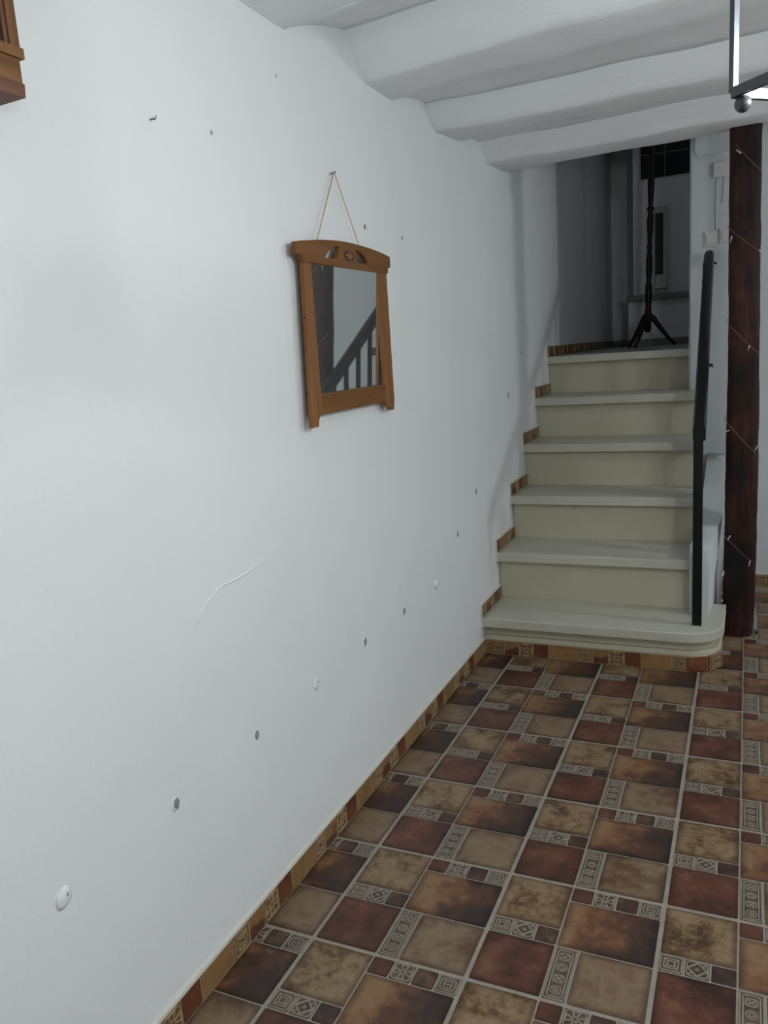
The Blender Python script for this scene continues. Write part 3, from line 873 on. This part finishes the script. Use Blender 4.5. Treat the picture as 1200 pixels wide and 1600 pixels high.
b = B(); b.tube(path, 0.0009, 5); b.obj('wire', M['wire'], fairy)
for (x, z, dx, dz) in ((0.762, 1.763, -0.016, 0.014), (0.737, 1.493, -0.006, -0.024), (0.826, 1.437, 0.010, -0.016), (0.801, 1.108, -0.006, -0.018), (0.739, 0.805, -0.018, -0.008), (0.826, 0.728, 0.009, 0.018), (0.738, 0.386, 0.011, 0.019), (0.818, 0.308, -0.004, -0.021)):
    b = B(); b.tube([(x, 1.990, z), (x + dx * 0.3, 1.988, z + dz * 0.3), (x + dx, 1.987, z + dz)], [0.0016, 0.0024, 0.0018], 7); b.obj('bulb', M['bulb'], fairy)

# ------------------------------------------------------------------ wall mirror
mir = thing('wall_mirror', 'honey wood framed mirror with arched pierced top hanging from a cord', 'mirror', (XW + 0.016, 0.575, 1.018))
X0, X1 = XW + 0.019, XW + 0.0315          # back and front of the frame
def arc_pts(c, r, a0, a1, n=5): return [(c[0] + r * math.cos(math.radians(a0 + (a1 - a0) * k / n)), c[1] + r * math.sin(math.radians(a0 + (a1 - a0) * k / n))) for k in range(n + 1)]
# top rail with two pierced leaves: built as a grid-free fan between outline and holes (boolean-free)
top = [(0.329, 1.394)] + arc_pts((0.339, 1.380), 0.014, 110, 20, 4) + [(0.357, 1.379), (0.806, 1.379), (0.811, 1.381)] + arc_pts((0.824, 1.383), 0.013, 150, 80, 4) + [(0.831, 1.399), (0.831, 1.423),
       (0.795, 1.4275), (0.757, 1.431), (0.71, 1.4345), (0.66, 1.4365), (0.61, 1.438), (0.57, 1.438), (0.53, 1.437), (0.48, 1.434), (0.43, 1.430), (0.39, 1.4255), (0.355, 1.4215), (0.330, 1.418)]
def leaf(mirror):
    p = [(0.456, 1.3935), (0.470, 1.406), (0.484, 1.4145), (0.502, 1.4215), (0.522, 1.4255), (0.536, 1.4265), (0.5285, 1.4165), (0.5235, 1.4055), (0.5205, 1.3945)]
    return p if not mirror else [(1.152 - y, z) for y, z in p][::-1]
cu = bpy.data.curves.new('top_rail', 'CURVE'); cu.dimensions = '2D'; cu.fill_mode = 'BOTH'
cu.extrude = (X1 - X0) / 2 * S - 0.0012; cu.bevel_depth = 0.0012; cu.bevel_resolution = 1
for poly in (top, leaf(False), leaf(True)):
    sp = cu.splines.new('POLY'); sp.points.add(len(poly) - 1); sp.use_cyclic_u = True
    for q, (y, z) in enumerate(poly): sp.points[q].co = ((y - 0.575) * S, (z - 1.40) * S, 0, 1)
tmp = bpy.data.objects.new('tmp', cu); COL.objects.link(tmp)
dg = bpy.context.evaluated_depsgraph_get()
me = bpy.data.meshes.new_from_object(tmp.evaluated_get(dg))
bpy.data.objects.remove(tmp); bpy.data.curves.remove(cu)
me.name = 'top_rail'
me.transform(Matrix(((0, 0, 1, 0), (1, 0, 0, 0), (0, 1, 0, 0), (0, 0, 0, 1))))
me.materials.clear(); me.materials.append(M['honey'])
toprail = link('top_rail', me, mir, ((X0 + X1) / 2 + 0.0015, 0.575, 1.40))
# medallion
b = B(); n = 20
b.add([(X1 + 0.0025, 0.580 + 0.025 * math.cos(2 * math.pi * k / n), 1.407 + 0.0125 * math.sin(2 * math.pi * k / n)) for k in range(n)] + [(X1 - 0.001, 0.580 + 0.025 * math.cos(2 * math.pi * k / n), 1.407 + 0.0125 * math.sin(2 * math.pi * k / n)) for k in range(n)],
      [tuple(range(n))] + [(k, k + n, (k + 1) % n + n, (k + 1) % n) for k in range(n)])
o = b.obj('medallion', M['dark_inlay'], toprail)
b = B()
for k in range(4):
    a = math.pi / 2 * k
    b.tube([(X1 + 0.0027, 0.580 + 0.003 * math.cos(a), 1.407 + 0.0015 * math.sin(a)), (X1 + 0.0037, 0.580 + 0.012 * math.cos(a), 1.407 + 0.006 * math.sin(a)), (X1 + 0.0027, 0.580 + 0.021 * math.cos(a), 1.407 + 0.0105 * math.sin(a))], [0.0008, 0.0026, 0.0012], 6)
for k in range(4):
    a = math.pi / 2 * k + math.pi / 4
    b.tube([(X1 + 0.0027, 0.580 + 0.006 * math.cos(a), 1.407 + 0.003 * math.sin(a)), (X1 + 0.0032, 0.580 + 0.018 * math.cos(a), 1.407 + 0.009 * math.sin(a))], 0.0011, 5)
b.obj('carved_rosette', M['rosette'], toprail)
# stiles with shaped feet, bottom rail
b = B(); b.prism([(0.358, 1.380), (0.391, 1.380), (0.388, 1.086), (0.386, 1.046)] + [(0.3835, 1.043), (0.374, 1.039), (0.369, 1.032), (0.367, 1.024), (0.366, 1.018), (0.339, 1.018), (0.344, 1.10)], 0, X0, X1, 0, 0.0018); b.obj('stile', M['honey_v'], mir)
b = B(); b.prism([(0.806, 1.380), (0.756, 1.380), (0.755, 1.086), (0.751, 1.046), (0.7515, 1.036), (0.757, 1.030), (0.768, 1.027), (0.776, 1.018), (0.799, 1.018), (0.806, 1.042)], 0, X0, X1, 0, 0.0018); b.obj('stile', M['honey_v'], mir)
b = B(); b.box(X0 + 0.001, X1 - 0.0015, 0.3835, 0.7555, 1.0435, 1.0865, 0.0015); b.obj('bottom_rail', M['honey'], mir)
# thin light bead round the glass and the leaning glass
b = B(); b.box(X0 + 0.004, X1 - 0.0006, 0.747, 0.7565, 1.087, 1.379); b.box(X0 + 0.004, X1 - 0.003, 0.387, 0.747, 1.0865, 1.0885); b.obj('inner_bead', M['honey_v'], mir)
TILT = math.radians(2.4)
zl, zh = 1.084, 1.382
g0 = X0 - 0.002; g1 = g0 + (zh - zl) * math.tan(TILT)
b = B(); b.add([(g0, 0.383, zl), (g0, 0.758, zl), (g1, 0.758, zh), (g1, 0.383, zh), (g0 - 0.0015, 0.383, zl), (g0 - 0.0015, 0.758, zl), (g1 - 0.0015, 0.758, zh), (g1 - 0.0015, 0.383, zh)],
      [(0, 1, 2, 3), (7, 6, 5, 4), (0, 4, 5, 1), (1, 5, 6, 2), (2, 6, 7, 3), (3, 7, 4, 0)])
o = b.obj('glass', M['mirror'], mir); o['label'] = 'silvered mirror glass'
b = B()
for (ya, za) in ((0.437, 1.428), (0.662, 1.434)):
    b.tube([(X0 + 0.004, ya, za - 0.006), (X0 + 0.006, ya, za), (XW + 0.012, 0.576, 1.602)], 0.0014, 6)
b.obj('cord', M['string'], mir)
b = B(); b.tube([(X0 + 0.004, 0.354, 1.26), (X0 + 0.006, 0.344, 1.262)], 0.003, 8); b.obj('side_eyelet', M['honey'], mir)

# ------------------------------------------------------------------ wooden wall cabinet at the upper left
cab = thing('wall_cabinet', 'ochre wooden glazed wall cabinet cut off at the upper left corner', 'cabinet', (-0.08, -0.60, 1.52))
XF = -0.052; YE = -0.402
b = B(); b.box(XW + 0.003, XF - 0.010, YE - 0.42, YE + 0.003, 1.60, 1.84); b.obj('body', M['oak_v'], cab)
b = B(); b.box(XF - 0.012, XF, YE - 0.0105, YE + 0.005, 1.582, 1.84, 0.0012); b.obj('door_stile', M['oak_v'], cab)
b = B(); b.box(XF - 0.011, XF - 0.003, YE - 0.0165, YE - 0.010, 1.585, 1.84, 0.001); b.obj('glazing_bead', M['oak_red'], cab)
b = B(); b.box(XF - 0.011, XF - 0.007, YE - 0.40, YE - 0.016, 1.588, 1.83); b.obj('glass_pane', M['cab_glass'], cab)
b = B(); b.box(XW + 0.003, XF + 0.002, YE - 0.42, YE + 0.0085, 1.5700, 1.5835, 0.0012); b.obj('bottom_moulding', M['oak'], cab)
b = B(); b.box(XW + 0.003, XF - 0.002, YE - 0.42, YE + 0.0030, 1.541, 1.571, 0.001); b.obj('base_board', M['oak'], cab)
b = B(); b.prism([(XW + 0.003, 1.5235), (XF - 0.003, 1.525), (XF - 0.0015, 1.541), (XW + 0.003, 1.541)], 1, YE - 0.42, YE + 0.0055, 0, 0.0008); b.obj('base_moulding', M['oak_red'], cab)

# ------------------------------------------------------------------ iron lantern hanging at the upper right
LX, LY, LZ, LT = 0.780 + 0.300, -0.30, 1.4035, 1.72
lan_c = Vector((LX, LY, LZ))
lan = thing('iron_lantern', 'dark iron square lantern frame with ball feet at the upper right', 'lantern', tuple(lan_c))
hr = 0.300
cor = [(LX + hr * math.cos(math.radians(180 + 90 * k)), LY + hr * math.sin(math.radians(180 + 90 * k))) for k in range(4)]
ROT45 = math.radians(45)
def bar(b, p, q, w, h):
    p, q = Vector(p), Vector(q); d = (q - p).normalized()
    up = Vector((0, 0, 1)) if abs(d.z) < 0.9 else Vector((math.cos(ROT45), math.sin(ROT45), 0))
    s_ = d.cross(up).normalized() * w / 2; u_ = s_.cross(d).normalized() * h / 2
    vs = [p + s_ + u_, p - s_ + u_, p - s_ - u_, p + s_ - u_, q + s_ + u_, q - s_ + u_, q - s_ - u_, q + s_ - u_]
    b.add(vs, [(0, 1, 2, 3), (7, 6, 5, 4), (0, 4, 5, 1), (1, 5, 6, 2), (2, 6, 7, 3), (3, 7, 4, 0)])
for k in range(4):
    x, y = cor[k]; x2, y2 = cor[(k + 1) % 4]
    b = B(); bar(b, (x, y, LZ), (x, y, LT), 0.0062, 0.0062); b.obj('corner_bar', M['steel'], lan)
    b = B(); bar(b, (x, y, LZ), (x2, y2, LZ), 0.0065, 0.0095); b.obj('bottom_bar', M['steel'], lan)
    b = B(); bar(b, (x, y, LT), (x2, y2, LT), 0.007, 0.009); b.obj('top_bar', M['steel'], lan)
    b = B(); bar(b, (x, y, LT), (LX, LY, 1.80), 0.006, 0.006); b.obj('crown_bar', M['steel'], lan)
    b = B(); b.sphere((x + (LX - x) * 0.03, y + (LY - y) * 0.03, LZ - 0.0118), 0.0082); b.obj('ball_foot', M['steel'], lan)
b = B(); b.tube([(LX, LY, 1.79), (LX, LY, 1.90)], 0.006, 10); b.tube([(LX, LY, 1.487), (LX, LY, 1.80)], 0.012, 10); b.obj('stem', M['steel'], lan)
b = B(); b.sphere((LX, LY, 1.45), 0.040, 14); b.obj('lamp_bulb', M['lamp_bulb'], lan)
# ------------------------------------------------------------------ electrical fittings on the wall beside the stairs
jb = thing('junction_box', 'white square junction box high on the wall left of the post', 'junction box', (0.680, YW, 1.808))
b = B(); b.box(0.647, 0.715, YW - 0.014, YW + 0.002, 1.808, 1.868, 0.003); b.obj('box', M['white_plastic'], jb)
b = B(); b.lathe((0, 0, 0), [(0.003, 0), (0.003, 0.002)], 8); b.v = [(0.672 + x, YW - 0.014 - z, 1.845 + y) for x, y, z in b.v]; b.obj('screw', M['ivory_plastic'], jb)
sw = thing('light_switch', 'white light switch plate above the handrail end', 'light switch', (0.640, YW, 1.527))
b = B(); b.box(0.614, 0.666, YW - 0.008, YW + 0.002, 1.527, 1.592, 0.002); b.obj('plate', M['ivory_plastic'], sw)
b = B(); b.box(0.624, 0.656, YW - 0.013, YW - 0.007, 1.539, 1.580, 0.002); b.obj('rocker', M['white_plastic'], sw)
sk_ = thing('socket_plate', 'white blank plate half hidden behind the post next to the light switch', 'plate', (0.699, YW, 1.537))
b = B(); b.box(0.672, 0.726, YW - 0.007, YW + 0.002, 1.537, 1.600, 0.002); b.obj('plate', M['ivory_plastic'], sk_)
b = B(); b.box(0.682, 0.716, YW - 0.010, YW - 0.006, 1.548, 1.589, 0.002); b.obj('cover', M['ivory_plastic'], sk_)
b = B(); b.tube([(0.572, YW - 0.001, 1.985), (0.574, YW - 0.002, 1.92), (0.588, YW - 0.002, 1.902), (0.62, YW - 0.002, 1.899), (0.66, YW - 0.002, 1.902), (0.72, YW - 0.002, 1.906)], 0.006, 8)
b.tube([(0.690, YW - 0.001, 1.81), (0.688, YW - 0.001, 1.74), (0.684, YW - 0.001, 1.70)], 0.004, 8)
b.tube([(0.660, YW - 0.0005, 1.81), (0.659, YW - 0.0005, 1.59)], 0.0045, 8)
tag(b.obj('cable_run', M['plaster_back']), 'white painted cable running from the wall corner past the junction box', 'cable')
so = thing('black_socket', 'small black socket on the wall behind the post, seen only in the mirror', 'socket', (0.803, YW, 1.085))
b = B(); b.box(0.778, 0.828, YW - 0.016, YW + 0.002, 1.085, 1.125, 0.003); b.obj('plate', M['black'], so)
b = B(); b.lathe((0, 0, 0), [(0.016, 0), (0.016, 0.004), (0.011, 0.004)], 14); b.v = [(0.803 + x, YW - 0.015 - z, 1.105 + y) for x, y, z in b.v]; b.obj('rim', M['fan_dark'], so)

# ------------------------------------------------------------------ landing: window, shelf, tower fan, coat stand
b = B(); b.box(0.140, 0.64, 4.494, 4.502, 2.140, 2.56); win = structure(b.obj('window_1', M['white_plastic']))
for x0, x1 in ((0.143, 0.288), (0.2925, 0.437), (0.4415, 0.60)):
    for z0, z1 in ((2.150, 2.292), (2.2965, 2.44)):
        b = B(); b.box(x0, x1, 4.486, 4.4945, z0, z1, 0.001); b.obj('pane', M['dark_glass'], win)
b = B(); b.prism(dshape_sh := [(0.062, 4.50), (0.062, 4.385), (0.070, 4.368), (0.088, 4.362), (1.19, 4.362), (1.19, 4.50)], 2, 1.386, 1.424, 0, 0.006)
tag(b.obj('stone_shelf', M['slab']), 'dark grey stone shelf along the landing wall behind the coat stand', 'shelf')
fan = thing('tower_fan', 'slim tower fan with dark grille standing on the stone shelf', 'fan', (0.272, 4.455, 1.424))
b = B(); b.prism([(0.233, 4.425), (0.245, 4.418), (0.302, 4.418), (0.314, 4.428), (0.314, 4.478), (0.302, 4.488), (0.245, 4.488), (0.233, 4.478)], 2, 1.455, 1.965, 0, 0.005); b.obj('body', M['fan_white'], fan)
b = B(); b.lathe((0.272, 4.452, 1.4245), [(0.046, 0), (0.046, 0.010), (0.036, 0.018), (0.028, 0.032)], 20); b.obj('base', M['fan_white'], fan)
b = B(); b.box(0.238, 0.286, 4.4145, 4.4195, 1.545, 1.922); gr = b.obj('grille', M['black'], fan)
for k in range(17):
    z = 1.553 + k * 0.0222
    b = B(); b.add([(0.239, 4.4145, z), (0.285, 4.4145, z), (0.285, 4.4115, z + 0.008), (0.239, 4.4115, z + 0.008), (0.285, 4.4145, z + 0.013), (0.239, 4.4145, z + 0.013)], [(0, 1, 2, 3), (3, 2, 4, 5), (0, 3, 5), (1, 4, 2)]); b.obj('slat', M['fan_dark'], gr)

coat = thing('coat_stand', 'dark turned wooden coat stand with splayed legs on the landing', 'coat stand', (0.262, 3.75, ZL))
def lean(p): return (p[0] + (p[2] - 1.20) * 0.026, p[1], p[2])
prof = [(0.012, 1.185), (0.019, 1.195), (0.019, 1.30), (0.0155, 1.33), (0.019, 1.36), (0.019, 1.44), (0.013, 1.47), (0.0165, 1.51), (0.018, 1.58), (0.012, 1.64), (0.0165, 1.66), (0.012, 1.68), (0.016, 1.74), (0.0185, 1.80), (0.013, 1.845), (0.022, 1.862), (0.013, 1.88), (0.017, 1.94), (0.0195, 2.00), (0.014, 2.06), (0.018, 2.08), (0.018, 2.30), (0.012, 2.34), (0.020, 2.37), (0.003, 2.41)]
b = B(); b.lathe((0, 0, 0), prof, 14); b.v = [lean((0.262 + x, 3.75 + y, z)) for x, y, z in b.v]; b.obj('pole', M['coat'], coat)
for (dx, dy) in ((-0.112, 0.02), (-0.060, -0.09), (0.150, 0.03)):
    b = B()
    pts = [(0.262, 3.75, 1.285), (0.262 + dx * 0.18, 3.75 + dy * 0.18, 1.265), (0.262 + dx * 0.45, 3.75 + dy * 0.45, 1.205), (0.262 + dx * 0.75, 3.75 + dy * 0.75, 1.145), (0.262 + dx, 3.75 + dy, ZL + 0.006)]
    b.tube(pts, [0.016, 0.018, 0.014, 0.011, 0.009], 8); b.obj('leg', M['coat'], coat)
for k in range(4):
    a = math.pi / 2 * k + 0.4
    c, s_ = math.cos(a), math.sin(a)
    b = B(); b.tube([lean((0.262 + c * 0.01, 3.75 + s_ * 0.01, 2.20)), lean((0.262 + c * 0.07, 3.75 + s_ * 0.07, 2.21)), lean((0.262 + c * 0.10, 3.75 + s_ * 0.10, 2.27)), lean((0.262 + c * 0.09, 3.75 + s_ * 0.09, 2.31))], [0.008, 0.007, 0.007, 0.009], 7); b.obj('hook', M['coat'], coat)

# ------------------------------------------------------------------ globe pendant further into the room, and two added unseen fill globes
def pendant(x, y, z, mt, label, r=0.075):
    t = thing('pendant_or_fill_lamp', label, 'pendant lamp', (x, y, z))
    b = B(); b.sphere((x, y, z), r, 16); b.obj('globe', mt, t)
    b = B(); b.lathe((x, y, z + r - 0.008), [(0.030, 0), (0.030, 0.02), (0.012, 0.03)], 14); b.obj('cap', M['steel'], t)
    b = B(); b.tube([(x, y, z + r + 0.02), (x, y, 2.62 if y > YW else 1.92)], 0.004, 8); b.obj('cord', M['black'], t)
pendant(2.5, 1.5, 1.68, M['globe_a'], 'lit white globe pendant lamp over the right side of the room')
pendant(1.7, -1.7, 1.50, M['fill_rear'], 'added white fill globe, unseen behind the viewpoint near the rear wall')  # added to brighten the near faces of the beams and the left wall
pendant(0.95, 3.5, 2.30, M['fill_landing'], 'added dim fill globe on the landing, hidden behind the stair wall', 0.06)  # added because too little light reaches the landing through the opening
